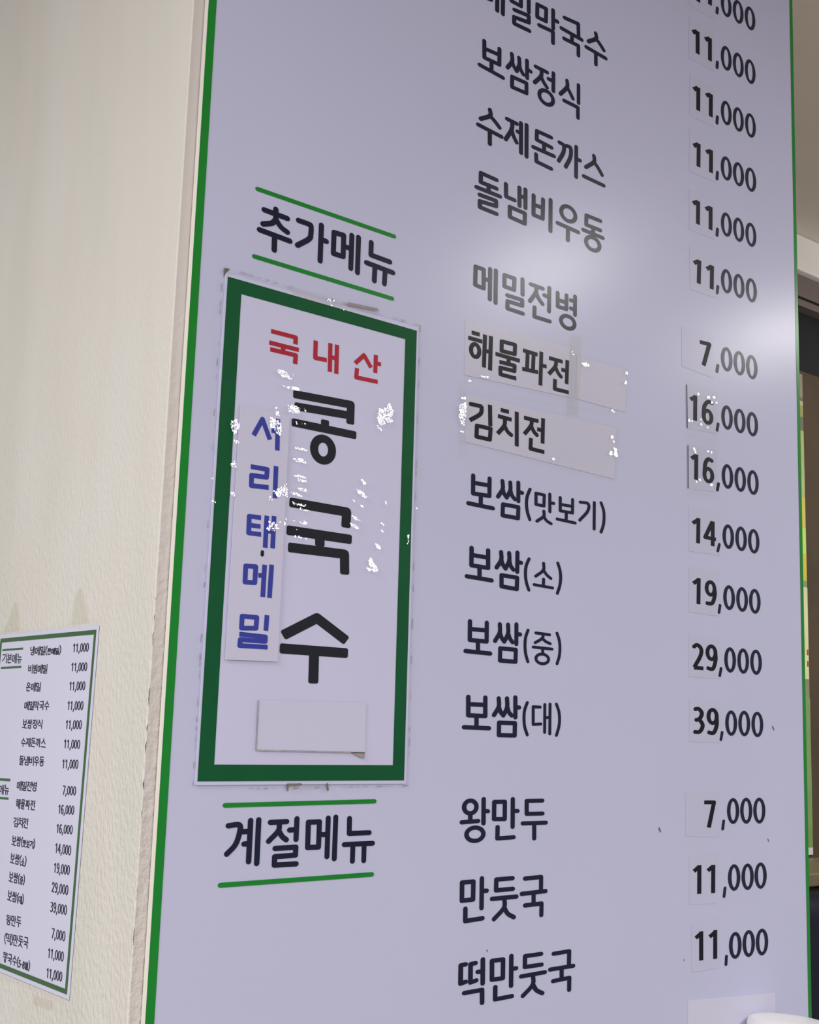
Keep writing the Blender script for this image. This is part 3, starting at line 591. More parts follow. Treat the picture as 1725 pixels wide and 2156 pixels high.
WRINKLE_GLINTS = {
"sign":[[889,15575,943,15586,995,15580,1010,15555,1051,15524,1025,15519,992,15529,947,15515,933,15545,906,15551],[1038,15572,1066,15552,1070,15542,1043,15553],[1061,15582,1103,15529,1093,15533,1065,15561],[935,15451,958,15444,1114,15461,1158,15439,1109,15426,965,15429],[1016,15272,1090,15292,1137,15278,1170,15217,1095,15212,1042,15222],[1143,15285,1163,15277,1178,15260,1157,15268],[1199,15284,1225,15261,1212,15253],[873,15240,905,15243,926,15217,887,15221],[891,15205,933,15202,945,15160,910,15164],[846,15153,905,15128,951,15122,967,15070,968,14988,919,15002,905,15032,859,15040,844,15109],[456,15029,503,15053,539,15017,533,14978,493,14923,467,14951,442,15005],[482,14863,532,14882,540,14859,495,14841],[468,14653,520,14699,535,14643,500,14624],[1118,15147,1149,15124,1134,15116],[1177,15147,1205,15126,1191,15122],[1210,15153,1237,15126,1222,15125],[1111,14918,1190,14920,1270,14900,1224,14895,1132,14894],[1097,14820,1131,14809,1195,14824,1260,14790,1191,14780,1112,14795],[1113,14663,1211,14667,1274,14649,1218,14646,1133,14650],[1166,14637,1252,14632,1299,14608,1233,14610,1177,14615],[1161,14556,1249,14557,1291,14524,1225,14531,1172,14536],[1096,14509,1161,14506,1224,14482,1168,14482,1110,14491],[917,14493,992,14528,1053,14572,1067,14509,1063,14454,1033,14474,971,14441,925,14467],[868,14411,882,14440,910,14406,885,14397],[907,14454,940,14429,957,14418,921,14434],[1120,14420,1179,14413,1268,14408,1265,14393,1187,14390,1128,14397],[1194,14375,1319,14366,1300,14354,1208,14358],[862,14148,916,14198,946,14218,1006,14171,963,14139,894,14131],[993,14237,1016,14218,1003,14214],[886,14223,906,14205,893,14201],[1139,14264,1162,14248,1144,14244],[1207,14256,1252,14267,1293,14250,1267,14231,1215,14241],[1046,14276,1070,14257,1053,14257],[1047,14236,1068,14217,1049,14197],[1156,14125,1214,14132,1261,14110,1173,14104],[1272,14124,1299,14112,1281,14101],[1167,14192,1193,14178,1183,14170],[489,14417,523,14411,524,14385,494,14388],[2055,15435,2151,15462,2154,15518,2184,15501,2227,15439,2223,15402,2184,15376,2209,15325,2157,15321,2090,15281,2044,15305,2035,15368],[2039,15277,2080,15257,2104,15224,2058,15239],[2187,15379,2227,15347,2206,15337],[1875,14731,1925,14724,1971,14683,1904,14691],[1825,14635,1897,14619,1960,14565,1933,14559,1843,14602],[1774,14542,1838,14509,1812,14510],[1847,14517,1928,14470,1890,14477],[1776,14390,1843,14372,1905,14332,1811,14351],[1747,14325,1835,14296,1881,14262,1804,14271],[2115,14369,2184,14331,2148,14332],[2118,14298,2175,14271,2128,14268],[2051,14159,2108,14150,2138,14107,2087,14116],[1988,13971,2013,14027,2049,13977,2107,13922,2103,13886,2053,13890,2017,13939],[1962,13935,2041,13906,1997,13890],[2447,14281,2468,14284,2467,14193,2451,14191],[2192,14555,2186,14541,2171,14536,2158,14543,2158,14557,2170,14568,2185,14567],[2530,14171,2526,14163,2517,14161,2510,14165,2510,14173,2516,14179,2525,14178],[2558,14553,2554,14546,2546,14543,2540,14547,2540,14554,2546,14560,2554,14559],[286,14523,318,14504,298,14499],[304,14338,340,14322,358,14298,311,14301],[490,14422,520,14422,529,14389,503,14381],[1404,16366,1449,16372,1445,16337,1403,16332],[1466,16371,1489,16358,1474,16335],[1512,16373,1541,16361,1513,16349],[1446,16319,1469,16305,1453,16296],[1583,16318,1607,16295,1590,16288]],
"kimchi":[[3064,15663,3151,15702,3163,15579,3142,15519,3068,15528],[3084,15506,3142,15519,3137,15462,3100,15478],[3083,15745,3149,15758,3147,15733,3088,15726],[5363,15603,5409,15610,5428,15501,5373,15517],[3087,15403,3143,15409,3139,15395,3091,15389],[5355,15724,5346,15707,5326,15700,5310,15708,5310,15724,5326,15737,5346,15736],[5381,15678,5375,15667,5361,15662,5350,15667,5350,15678,5361,15687,5375,15687],[5349,15538,5338,15517,5312,15508,5291,15518,5291,15539,5312,15556,5338,15555],[4430,15333,4423,15319,4406,15313,4392,15320,4392,15334,4405,15345,4422,15344]],
"seafood":[[4672,16563,4717,16544,4695,16523],[3313,16021,3473,16028,3443,16008],[3211,15935,3205,15924,3193,15919,3183,15924,3182,15935,3192,15944,3205,15944]],
"blank":[[4836,16463,4914,16486,4968,16451,4862,16431],[5314,16041,5391,16015,5347,16003],[5590,16505,5582,16491,5565,16484,5551,16490,5551,16504,5565,16516,5582,16516],[5579,16390,5570,16373,5550,16365,5533,16373,5533,16389,5550,16403,5570,16403]],
"p16a":[[6882,16506,6874,16492,6857,16486,6843,16492,6843,16505,6857,16516,6875,16516],[7087,16510,7076,16490,7050,16481,7030,16490,7031,16509,7051,16524,7076,16525],[7189,16526,7180,16512,7161,16505,7146,16511,7146,16525,7162,16537,7181,16537],[7151,16455,7141,16439,7121,16432,7105,16439,7105,16454,7122,16467,7142,16467],[7226,16469,7220,16459,7207,16455,7197,16459,7197,16468,7208,16476,7221,16476],[6709,16154,6702,16141,6685,16135,6671,16141,6671,16154,6685,16164,6702,16164],[6764,16162,6758,16151,6743,16145,6731,16150,6731,16162,6743,16171,6758,16171],[6920,16204,6914,16193,6900,16189,6889,16193,6890,16204,6901,16212,6914,16212],[6934,16150,6926,16137,6909,16131,6895,16136,6895,16150,6910,16160,6927,16160],[7053,16128,7048,16119,7035,16114,7025,16119,7025,16128,7035,16136,7048,16136]],
"p16b":[[6752,15843,6795,15827,6826,15771,6780,15796],[7061,15839,7054,15828,7039,15823,7027,15828,7027,15839,7039,15848,7054,15848],[7127,15839,7120,15827,7105,15822,7093,15827,7093,15839,7106,15848,7121,15848],[6899,15471,6891,15459,6874,15453,6860,15459,6860,15472,6874,15482,6892,15482],[7125,15444,7116,15429,7096,15423,7080,15430,7081,15445,7097,15457,7117,15456],[6835,15439,6829,15430,6817,15426,6807,15430,6808,15440,6818,15447,6830,15446]],
}
QUADS = {
"sign_film":[291,16379,2535,16363,2566,11962,295,11937],
"sign_paper":[325,16335,2518,16341,2538,11976,314,11972],
"sign_green_out":[347,16306,2496,16302,2514,12006,334,12002],
"sign_green_in":[493,16182,2355,16185,2376,12143,483,12138],
"strip_paper":[538,15193,1054,15189,1049,13012,526,12999],
"strip_film":[523,15203,1064,15204,1046,12980,509,12970],
"blank_patch":[885,12678,2033,12699,2037,12258,886,12264],
"seafood_paper":[3135,16569,4668,16611,4677,16049,3145,15990],
"seafood_tape":[3119,16594,4719,16637,4729,15992,3128,15958],
"blank_paper":[4773,16537,5588,16543,5572,16048,4772,16055],
"blank_tape":[4738,16561,5616,16562,5591,16019,4729,16034],
"kimchi_paper":[3163,15800,5425,15838,5393,15259,3172,15310],
"kimchi_tape":[3059,15820,5480,15861,5430,15209,3070,15277],
"tape_upright":[4662,16768,4849,16781,4792,15850,4603,15846],
"tape_left":[3062,15934,3155,15941,3187,15143,3070,15140],
"tape_flat":[3168,15858,5314,16001,5296,15966,3169,15830],
"bottom_blank":[6645,9642,8256,9564,8254,8919,6635,9076],
"tape_top":[881,16382,2027,16389,2000,16334,1130,16280],
"tape_top_dirt":[1643,16385,1996,16407,2021,16386,1656,16359],
"tape_bottom":[1217,11976,1681,11979,1668,11926,1220,11928],
"corner_dirt":[304,16372,366,16376,325,16335,305,16286],
}
# small menu sheet: text, left y, right y, left mid z, right mid z, height (tenths of a millimetre)
SHEET_TEXT = [
["기본메뉴",3112,2629,13034,13024,102],
["냉메밀(판메밀)",2459,1763,13091,13086,89],
["비빔메밀",2466,2029,12921,12917,89],
["온메밀",2484,2143,12752,12753,89],
["메밀막국수",2486,1925,12578,12582,87],
["보쌈정식",2501,2046,12406,12412,87],
["수제돈까스",2499,1938,12235,12245,86],
["돌냄비우동",2506,1942,12067,12077,89],
["메밀전병",2510,2064,11835,11848,91],
["해물파전",2505,2067,11667,11682,93],
["김치전",2527,2188,11501,11512,93],
["보쌈(맛보기)",2529,2002,11331,11345,92],
["보쌈(소)",2531,2159,11172,11176,97],
["보쌈(중)",2528,2162,11004,11012,97],
["보쌈(대)",2526,2153,10837,10842,96],
["왕만두",2512,2166,10621,10640,95],
["(떡)만둣국",2516,1980,10456,10487,101],
["콩국수(5-8월)",2513,1910,10291,10302,93],
["추가메뉴",3174,2678,11772,11782,97],
["11,000",1525,1203,13097,13094,84],
["11,000",1531,1208,12926,12925,84],
["11,000",1541,1218,12757,12759,86],
["11,000",1550,1227,12585,12587,86],
["11,000",1558,1231,12418,12422,85],
["11,000",1563,1236,12249,12253,85],
["11,000",1568,1243,12074,12083,86],
["7,000",1519,1249,11849,11856,85],
["16,000",1580,1258,11681,11692,85],
["16,000",1587,1261,11514,11527,85],
["14,000",1583,1261,11349,11354,92],
["19,000",1581,1259,11181,11190,92],
["29,000",1591,1259,11016,11024,92],
["39,000",1590,1258,10849,10860,92],
["7,000",1526,1252,10638,10645,91],
["11,000",1572,1254,10466,10480,90],
["11,000",1571,1255,10301,10317,90],
["_rule",3121,2623,13116,13120,19],
["_rule",3124,2633,12941,12944,20],
["_rule",3178,2675,11863,11875,24],
["_rule",3179,2680,11687,11702,21],
["_rule",3228,2683,10614,10657,20],
]
RULES = [[610, 17195, 2182, 17186, 20], [614, 16563, 2184, 16556, 20], [617, 11807, 2183, 11821, 19], [613, 11169, 2183, 11182, 20]]
SPECKS = [[0.6158, 1.1485, 0.0011], [0.8284, 1.2632, 0.0011], [0.8155, 1.131, 0.0008], [0.3614, 1.0417, 0.0005], [0.6575, 1.0077, 0.0005]]
DOT = (0.0838, 1.3929)

STICK = {'해물파전', '김치전'}
SIGN_TXT = {'국내산', '콩', '국', '수'}
STRIP_TXT = {'서리태메밀'}
line_by = {}
for text, cap, rx, rz, st in LINES:
    line_by.setdefault(text, []).append((cap, rx * 1e-4, rz * 1e-4, unpack(st)))

def letter(name, parts, m, parent, off, label=None):
    bm = bmesh.new()
    for cap, rx, rz, st in parts:
        draw(bm, st, cap, rx, rz, on_board, off)
    o = obj(name, bm, m, parent)
    if label:
        o['label'] = label
    return o

for text, parts in line_by.items():
    if text in STICK or text in SIGN_TXT or text in STRIP_TXT:
        continue
    head = text in ('추가메뉴', '계절메뉴')
    letter('heading_lettering' if head else 'dish_lettering', parts, M['ink'], board, 0.0003, 'black lettering ' + text)
for text, rx, rz, zeros, cx, cz, comma in PRICES:
    bm = bmesh.new()
    draw(bm, unpack(zeros), 'r', rx * 1.12e-4, rz * 1.12e-4, on_board, 0.0003)
    draw(bm, unpack([comma]), 'r', cx * 0.8e-4, cz * 0.8e-4, on_board, 0.0003)
    obj('price_lettering', bm, M['ink'], board)['label'] = 'black ,000 of the price for ' + text
for r in RULES:
    x0, z0, x1, z1, rz = [v * 1e-4 for v in r]
    bm = bmesh.new()
    draw(bm, [('l', [Vector((x0, z0)), Vector((x1, z1))])], 'r', rz * 1.3, rz, on_board, 0.0003)
    obj('green_rule', bm, M['green'], board)['label'] = 'green rule beside a heading'
bm = bmesh.new()
for x, z, s in SPECKS:
    draw(bm, [('l', [Vector((x, z)), Vector((x + 2 * s, z - 3 * s))])], 'r', s, s, on_board, 0.0003)
obj('stain', bm, M['dirt'], board)['kind'] = 'stuff'

def Qd(k):
    return pairs(QUADS[k])
rnd = random.Random(11)

# ---------------------------------------------------------------- green framed sign laid over the board
s0 = Qd('sign_paper')
sign = thing('laminated_sign', (s0[3].x, 0, s0[3].y), 'tall laminated sign with thick dark green frame and three big black letters', 'sign')
obj('backing_paper', slab(s0, on_board, 0.0004, 0.0012), M['paper'], sign)
tag(obj('green_frame', frame_bm(Qd('sign_green_out'), Qd('sign_green_in'), on_board, 0.0014), M['sign_green'], sign), 'dark green frame')
letter('red_lettering', line_by['국내산'], M['red'], sign, 0.0014, 'red lettering 국내산')
letter('big_lettering', line_by['콩'], M['ink_sign'], sign, 0.0014, 'large black syllable 콩')
letter('big_lettering', line_by['국'], M['ink_sign'], sign, 0.0014, 'large black syllable 국')
letter('big_lettering', line_by['수'], M['ink_sign'], sign, 0.0014, 'large black syllable 수')
obj('laminate', sheet(Qd('sign_film'), on_board, 0.0017), M['film'], sign)['label'] = 'clear plastic laminate with a margin'
obj('film_wrinkle_glint', crinkle_glints(WRINKLE_GLINTS['sign'], 0.0030, rnd), M['crinkle_glint'], sign)['kind'] = 'stuff'
# grime along the laminate's edge
f = Qd('sign_film')
bm = bmesh.new()
rg = random.Random(2)
for a, b, n, wd in ((f[0], f[3], 60, 0.00055), (f[3], f[2], 30, 0.0005), (f[0], f[1], 26, 0.0005), (f[1], f[2], 40, 0.0005)):
    for i in range(n):
        if rg.random() < 0.45:
            p = a.lerp(b, (i + rg.uniform(0, .2)) / n)
            q = a.lerp(b, (i + rg.uniform(.5, 1)) / n)
            w = wd * rg.uniform(.3, 1)
            draw(bm, [('l', [p, q])], 'r', w, w, on_board, 0.0019)
obj('edge_grime', bm, M['edge_grey'], sign)['kind'] = 'stuff'
obj('corner_grime', sheet(Qd('corner_dirt'), on_board, 0.0019), M['dirt'], sign)['label'] = 'dark grime at the top left corner'

strip = thing('taped_paper_strip', (Qd('strip_paper')[3].x, -0.002, Qd('strip_paper')[3].y), 'narrow white paper strip with blue vertical lettering taped inside the green framed sign', 'paper strip')
obj('paper', slab(Qd('strip_paper'), on_board, 0.0019, 0.0025), M['strip'], strip)
letter('blue_lettering', line_by['서리태메밀'], M['blue'], strip, 0.0027, 'blue lettering 서리태 메밀')
bm = bmesh.new()
draw(bm, [('l', [Vector((DOT[0], DOT[1] + 0.0012)), Vector((DOT[0], DOT[1] - 0.0012))])], 'r', 0.0017, 0.0016, on_board, 0.0027)
obj('middle_dot', bm, M['ink'], strip)
obj('clear_tape', sheet(Qd('strip_film'), on_board, 0.0028), M['tape'], strip)

patch = thing('paper_patch', (Qd('blank_patch')[3].x, -0.002, Qd('blank_patch')[3].y), 'blank white paper patch stuck at the foot of the green framed sign', 'paper patch')
bp = Qd('blank_patch')
obj('paper', slab(bp, on_board, 0.0018, 0.0021), M['sign_patch'], patch)
bm = bmesh.new()
draw(bm, [('l', [bp[0] + Vector((-.0006, 0)), bp[3] + Vector((-.0006, -.0004))]), ('l', [bp[3] + Vector((-.0006, -.0006)), bp[2] + Vector((0, -.0006))])], 'b', 0.0006, 0.0005, on_board, 0.0024)
obj('edge_grime', bm, M['edge_grey'], patch)['kind'] = 'stuff'
corner = [bp[2] + Vector((-.016, -.0005)), bp[2] + Vector((.0002, -.0005)), bp[2] + Vector((.0002, -.0055)), bp[2] + Vector((-.004, -.0050))]
obj('corner_tape', sheet(corner, on_board, 0.0024), M['dirt_pale'], patch)['label'] = 'dirty tape tab at the lower right corner'

tt = Qd('tape_top')
t1 = thing('tape_piece', (tt[0].x, -0.002, tt[0].y), 'dirty clear tape bridging the top edge of the green framed sign', 'tape', 'tape on the sign')
obj('tape_film', sheet(tt, on_board, 0.0021), M['old_tape_and_smudge'], t1)
obj('grime', sheet(Qd('tape_top_dirt'), on_board, 0.0023), M['dirt_pale'], t1)['label'] = 'grey brown grime streak'
tb = Qd('tape_bottom')
t2 = thing('tape_piece', (tb[3].x, -0.002, tb[3].y), 'short yellowed tape under the bottom edge of the green framed sign', 'tape', 'tape on the sign')
obj('tape_film', sheet(tb, on_board, 0.0021), M['old_tape_and_smudge'], t2)
bm = bmesh.new()
draw(bm, [('l', [tb[0], tb[0].lerp(tb[1], .3)]), ('l', [tb[0], tb[3]]), ('l', [tb[1].lerp(tb[0], .1), tb[2].lerp(tb[3], .05)])], 'r', 0.0009, 0.0007, on_board, 0.0023)
obj('grime', bm, M['dirt'], t2)['kind'] = 'stuff'

# ---------------------------------------------------------------- taped dish labels
def taped(key, text, label, wr):
    q = Qd(key + '_paper')
    t = thing('taped_dish_label' if text else 'taped_blank_cover', (q[3].x, 0, q[3].y), label, 'sticker', 'taped covers on the board')
    obj('paper', slab(q, on_board, 0.0001, 0.0004), M['sticker'], t)
    if text:
        letter('dish_lettering', line_by[text], M['ink_sticker'], t, 0.0006, 'black lettering ' + text)
    obj('clear_tape', sheet(Qd(key + '_tape'), on_board, 0.0009), M['tape'], t)
    if wr:
        obj('tape_wrinkle_glint', crinkle_glints(WRINKLE_GLINTS[wr], 0.0024, rnd), M['crinkle_glint'], t)['kind'] = 'stuff'
    return t
taped('seafood', '해물파전', 'grey white paper label reading 해물파전 under clear tape', 'seafood')
taped('kimchi', '김치전', 'long grey white paper label reading 김치전 under clear shiny tape', 'kimchi')
taped('blank', None, 'blank grey white cover under clear tape, right of the 해물파전 label', 'blank')
for key, label in (('tape_upright', 'upright strip of clear tape between the 해물파전 label and the blank cover'), ('tape_left', 'upright strip of clear tape along the left end of the 김치전 label'), ('tape_flat', 'level strip of clear tape between the 해물파전 and 김치전 labels')):
    q = Qd(key)
    t = obj('tape_strip', sheet(q, on_board, {'tape_upright': 0.0018, 'tape_left': 0.0020, 'tape_flat': 0.0013}[key]), M['old_tape_and_smudge'] if key == 'tape_upright' else M['tape'])
    tag(t, label, 'tape', 'tape strips on the board')

# ---------------------------------------------------------------- price stickers
digit_label = {'해물파전': 'upper', '김치전': 'lower'}
for text, digits, rx, rz, st in STICKER_DIGITS:
    u = unpack(st)
    xs, zs = [], []
    for k, d in u:
        if k == 'o':
            xs += [d[0] - d[2], d[0] + d[2]]; zs += [d[1] - d[3], d[1] + d[3]]
        else:
            xs += [p.x for p in d]; zs += [p.y for p in d]
    x0, x1, z0, z1 = min(xs), max(xs), min(zs), max(zs)
    if digits == '7':
        x0 -= 0.026
    rr = random.Random(len(text) * 7 + ord(text[0]) % 13)
    j = lambda s: rr.uniform(-s, s)
    q = [Vector((x0 - .0075 + j(.001), z1 + .0115 + j(.002))), Vector((x1 + .0075 + j(.001), z1 + .0115 + j(.002))), Vector((x1 + .0075 + j(.001), z0 - .0105 + j(.002))), Vector((x0 - .0075 + j(.001), z0 - .0105 + j(.002)))]
    t = thing('price_sticker', (q[3].x, 0, q[3].y), 'small white price sticker reading %s, on the row of %s' % (digits, {'비빔메밀': 'the topmost price, cut off', '온메밀': 'the second price from the top'}.get(text, text)), 'price sticker', 'price stickers on the board')
    obj('paper', slab(q, on_board, 0.0001, 0.00025), M['patch'], t)
    letter('digit_lettering', [('b', rx * 1.06e-4, rz * 1.06e-4, u)], M['ink_sticker'], t, 0.0005)
    w = {'해물파전': 'p16a', '김치전': 'p16b'}.get(text)
    if w:
        qq = [Vector((q[0].x - .002, q[0].y + .012)), Vector((q[1].x + .003, q[1].y + .012)), Vector((q[2].x + .003, q[2].y - .010)), Vector((q[3].x - .002, q[3].y - .010))]
        obj('clear_tape', sheet(qq, on_board, 0.0012), M['tape'], t)
        obj('tape_wrinkle_glint', crinkle_glints(WRINKLE_GLINTS[w], 0.0020, rnd), M['crinkle_glint'], t)['kind'] = 'stuff'
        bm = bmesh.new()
        draw(bm, [('l', [q[0] + Vector((0, -.002)), q[3]])], 'b', 0.0006, 0.0006, on_board, 0.0010)  # flat dark line down the sticker's left edge
        obj('dark_edge_line', bm, M['ink_sticker'], t)['label'] = 'dark line along the left edge'
bb = Qd('bottom_blank')
t = thing('blank_cover_paper', (bb[3].x, 0, bb[3].y), 'large blank white cover paper at the foot of the price column', 'sticker')
obj('paper', slab(bb, on_board, 0.0001, 0.0004), M['blank'], t)

# ---------------------------------------------------------------- small laminated menu on the cream wall
HAND = {
 '본': [['l',18,98,18,58,82,58,82,98],['l',18,80,82,80],['l',50,58,50,42],['l',2,40,98,40],['l',20,28,20,4,84,4]],
 '냉': [['l',8,96,8,58,52,62],['l',68,100,68,42],['l',92,100,92,40],['l',68,72,92,72],['o',56,18,34,16]],
 '판': [['l',4,92,62,92],['l',20,92,20,56],['l',46,92,46,56],['l',2,54,66,58],['l',80,100,80,34],['l',80,70,98,70],['l',18,28,18,4,90,4]],
 '빔': [['l',10,96,10,54,58,54,58,96],['l',10,76,58,76],['l',88,100,88,44],['z',22,36,88,36,88,2,22,2]],
 '온': [['o',50,80,28,18],['l',50,62,50,46],['l',2,44,98,44],['l',20,30,20,4,84,4]],
 '월': [['o',34,84,24,14],['l',2,58,68,60],['l',36,58,36,42],['l',88,100,88,40],['l',68,50,88,50],['l',16,34,88,34,88,20,18,20,18,4,92,4]],
 '0': [['o',50,50,44,46]],
 '1': [['l',14,78,56,96,56,4]],
 '2': [['c',8,78,40,98,84,84,70,50,10,4],['l',10,4,90,4]],
 '3': [['c',8,92,60,96,84,72,34,54],['c',40,54,92,34,64,4,6,8]],
 '4': [['l',66,4,66,96,6,30,94,30]],
 '5': [['l',86,96,20,96,16,54],['c',16,54,66,60,88,32,60,4,8,8]],
 '6': [['c',80,92,40,94,10,50,14,28],['o',50,28,38,26]],
 '7': [['l',8,96,92,96,36,2]],
 '8': [['o',50,74,34,22],['o',50,26,42,24]],
 '9': [['c',20,6,60,4,90,50,86,72],['o',50,72,38,26]],
 ',': [['l',60,12,30,-16]],
 '-': [['l',10,50,90,50]],
 '(': [['c',90,100,30,70,30,30,90,-4]],
 ')': [['c',10,100,70,70,70,30,10,-4]],
}
WID = {',': .34, '-': .5, '(': .36, ')': .36}
def cell_text(text, y0, y1, z0, z1, h):
    """strokes on the wall plane for one line of small print"""
    cells = []
    inner = False
    for i, ch in enumerate(text):
        if ch == ')': inner = False
        w = WID.get(ch, .62 if ch.isdigit() else 1.0)
        k = .74 if (inner and text[0] != '(') else 1.0
        cells.append((ch, w * k, k))
        if ch == '(': inner = True
    tot = sum(c[1] for c in cells)
    a0, a1 = -y0, -y1
    out = []
    x = 0.0
    for ch, w, k in cells:
        l = a0 + (a1 - a0) * (x / tot)
        r = a0 + (a1 - a0) * ((x + w) / tot)
        zc = z0 + (z1 - z0) * ((x + w / 2) / tot)
        x += w
        m = (r - l) * .09
        hh = h * .88 * k
        b = zc - h * .44
        for s in GLYPHS.get(ch) or HAND[ch]:
            fx = lambda v: l + m + (r - l - 2 * m) * v / 100
            fz = lambda v: b + hh * v / 100
            if s[0] == 'o':
                out.append(('o', [fx(s[1]), fz(s[2]), (r - l - 2 * m) * s[3] / 100, hh * s[4] / 100]))
            else:
                out.append((s[0], [Vector((fx(p), fz(q))) for p, q in zip(s[1::2], s[2::2])]))
    return out
TL, TR, BRc = Vector((-0.3194, 1.3232)), Vector((-0.1080, 1.3244)), Vector((-0.1143, 1.0193))
BLc = TL + BRc - TR
def grow(q, d):
    c = sum(q, Vector((0, 0))) / 4
    return [p + Vector((math.copysign(d, p.x - c.x), math.copysign(d, p.y - c.y))) for p in q]
gq = [TL, TR, BRc, BLc]
small = thing('laminated_menu_sheet', (WALL_X, 0.1143, 1.0193), 'small laminated menu sheet with thin green frame stuck on the cream wall', 'menu sheet')
obj('paper', slab(grow(gq, 0.0036), on_wall, 0.0006, 0.0012), M['sheet'], small)
obj('green_frame', frame_bm(gq, [TL + Vector((.0042, -.0040)), TR + Vector((-.0042, -.0040)), BRc + Vector((-.0042, .0040)), BLc + Vector((.0042, .0040))], on_wall, 0.0014), M['sheet_green'], small)['label'] = 'thin green frame'
obj('laminate', sheet(grow(gq, 0.0075), on_wall, 0.0019), M['film'], small)['label'] = 'clear plastic laminate with a margin'
for text, y0, y1, z0, z1, h in SHEET_TEXT:
    y0, y1, z0, z1, h = [v * 1e-4 for v in (y0, y1, z0, z1, h)]
    bm = bmesh.new()
    if text == '_rule':
        draw(bm, [('l', [Vector((max(-y0, -0.325), z0)), Vector((-y1, z1))])], 'b', h / 2, h / 2, on_wall, 0.0014)
        obj('green_rule', bm, M['sheet_green'], small)['label'] = 'green rule'
        continue
    head = text in ('기본메뉴', '추가메뉴')
    pr = text[0].isdigit()
    draw(bm, cell_text(text, y0, y1, z0, z1, h), 'r', 0.00085, 0.00050, on_wall, 0.0014)
    obj('price_lettering' if pr else 'heading_lettering' if head else 'dish_lettering', bm, M['ink'], small)['label'] = 'black lettering ' + text
for pts, lab in (  # upper two: shadow and stain marks put into tinted sheets
    (((-.3158, 1.3287), (-.2729, 1.3295), (-.2820, 1.350), (-.2870, 1.359), (-.2945, 1.357), (-.3010, 1.346)), 'tinted shadow and stain smudge left of centre above the small menu sheet'),
    (((-.1622, 1.3307), (-.1239, 1.3308), (-.1360, 1.350), (-.1433, 1.3624), (-.1530, 1.363), (-.1580, 1.350)), 'tinted shadow and stain smudge near the right corner above the small menu sheet'),
    (((-.1817, 1.0005), (-.1430, 1.0003), (-.1380, 1.0096), (-.1781, 1.0076)), 'yellowed tape scrap below the bottom edge of the small menu sheet')):
    tag(obj('smudge_and_scrap', sheet([Vector(p) for p in pts], on_wall, 0.0012), M['old_tape_and_smudge']), lab, 'tape', 'smudges and tape scraps on the cream wall')

# ---------------------------------------------------------------- what shows past the board's right edge
def flat_box(y0, y1):
    return lambda x0, x1, z0, z1: box(x0, x1, y0, y1, z0, z1)
poster = thing('wall_poster', (1.80, 0.689, 1.0064), 'narrow yellow green poster on the brown door, just past the right edge of the board', 'poster')
P1c = [mat('poster_' + n, c, rough=0.45, vary=0.08, scale=20) for n, c in (('grey_green', (0.30, 0.30, 0.17)), ('pale', (0.52, 0.56, 0.24)), ('olive', (0.36, 0.38, 0.08)), ('dark', (0.13, 0.13, 0.08)), ('yellow_green', (0.46, 0.54, 0.15)), ('mustard', (0.72, 0.62, 0.015)), ('lime', (0.58, 0.88, 0.10)), ('cream', (0.86, 0.90, 0.50)), ('leaf', (0.25, 0.40, 0.14)), ('white', (0.8, 0.85, 0.85)), ('red', (0.45, 0.09, 0.03)))]
def band(z0, z1, i, name='printed_band', x0=1.55):
    o = obj(name, box(x0, 1.9605 - (z0 - 1.0155) * 0.0055, 0.6865, 0.6880, z0, z1), P1c[i], poster)
    return o
obj('poster_sheet', box(1.55, 1.9545, 0.688, 0.6895, 1.0064, 2.066), P1c[8], poster)
for z0, z1, i in ((2.011, 2.066, 0), (2.003, 2.011, 3), (1.993, 2.003, 1), (1.966, 1.993, 2), (1.934, 1.966, 3), (1.85, 1.934, 4), (1.7815, 1.85, 4), (1.713, 1.7815, 5), (1.681, 1.713, 6), (1.655, 1.681, 6), (1.5944, 1.655, 5), (1.5797, 1.5944, 8), (1.3783, 1.5797, 7), (1.3374, 1.3783, 0), (1.0212, 1.3374, 8), (1.0064, 1.0212, 9)):
    band(z0, z1, i)
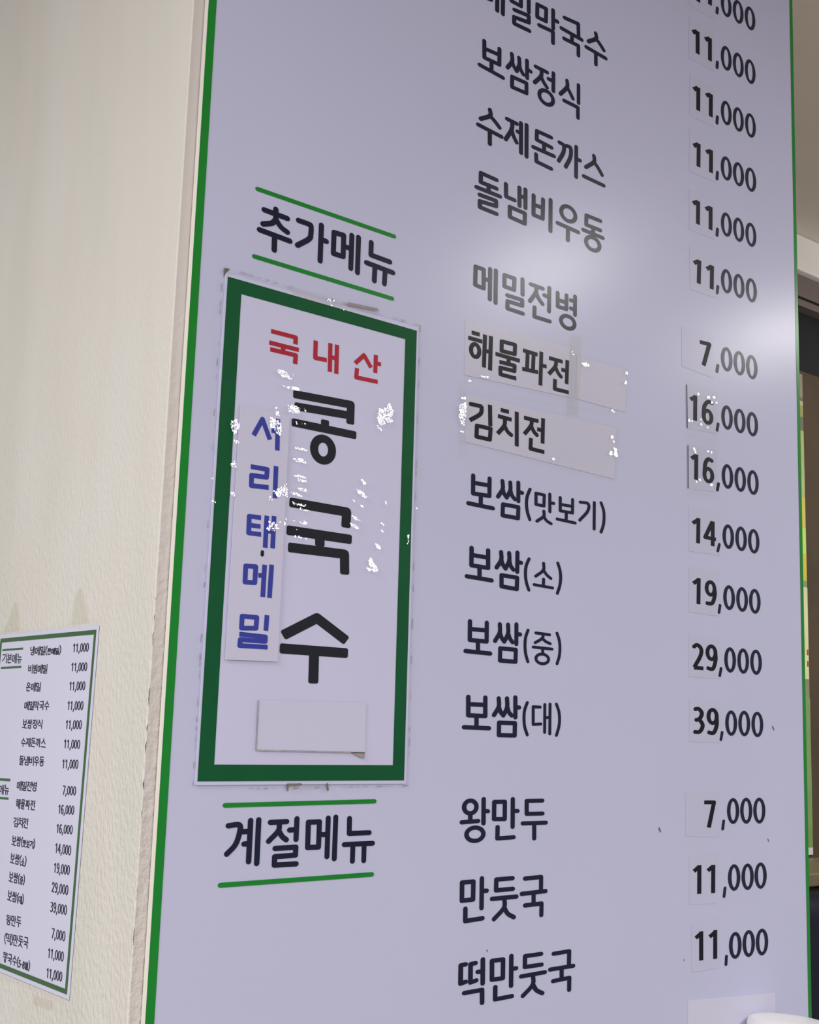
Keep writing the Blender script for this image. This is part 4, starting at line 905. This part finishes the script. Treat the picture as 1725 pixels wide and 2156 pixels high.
for z in (1.437, 1.412):
    obj('printed_dot', box(1.952, 1.9565, 0.6855, 0.6866, z - 0.006, z + 0.006), P1c[10], poster)
counter = thing('wooden_counter', (1.9, 0.6, 0), 'tan wooden counter against the brown door, beyond the board at its lower right', 'counter')
obj('counter_top', box(1.2, 2.7, 0.50, 0.688, 0.975, 1.0, 0.003), M['wood_light'], counter)
obj('front_panel', box(1.22, 2.68, 0.515, 0.535, 0.0, 0.974), M['wood'], counter)
obj('side_panel', box(1.22, 1.24, 0.535, 0.688, 0.0, 0.974), M['wood'], counter)
obj('side_panel', box(2.66, 2.68, 0.535, 0.688, 0.0, 0.974), M['wood'], counter)
bench = thing('bench_seat', (1.85, 0.3, 0), 'dark navy padded bench in front of the tan counter, right of the board', 'bench')
obj('backrest', box(1.24, 2.45, 0.36, 0.45, 0.45, 0.982, 0.03, 5), M['navy'], bench, True)
obj('seat', box(1.24, 2.45, -0.05, 0.36, 0.36, 0.47, 0.03, 5), M['navy'], bench, True)
obj('plinth', box(1.27, 2.42, 0.0, 0.43, 0.0, 0.365), M['wood'], bench)

# white round-topped container fixed to the board's lower right corner
cx, cy, r = 0.783, -0.0475, 0.046
disp = thing('round_container', (cx, cy, 0.62), 'white round topped container in front of the lower right corner of the board', 'container')
def lathe(profile, n=48, tilt=0.0):
    bm = bmesh.new()
    rings = []
    for rad, z in profile:
        rings.append([bm.verts.new((cx + rad * math.cos(2 * math.pi * i / n), cy + rad * math.sin(2 * math.pi * i / n), z - tilt * math.cos(2 * math.pi * i / n) * rad)) for i in range(n)])
    for a, b in zip(rings, rings[1:]):
        for i in range(n):
            bm.faces.new([a[i], a[(i + 1) % n], b[(i + 1) % n], b[i]])
    bm.faces.new(rings[-1])
    bm.faces.new(rings[0][::-1])
    return bm
obj('tube', lathe([(0.040, 0.62), (0.043, 0.63), (0.043, 0.918)]), M['white_plastic'], disp, True)
obj('lid', lathe([(0.0445, 0.916), (r, 0.920), (r, 0.932), (0.0445, 0.9375), (0.040, 0.9395), (0.02, 0.9405)], tilt=0.06), M['white_plastic'], disp, True)
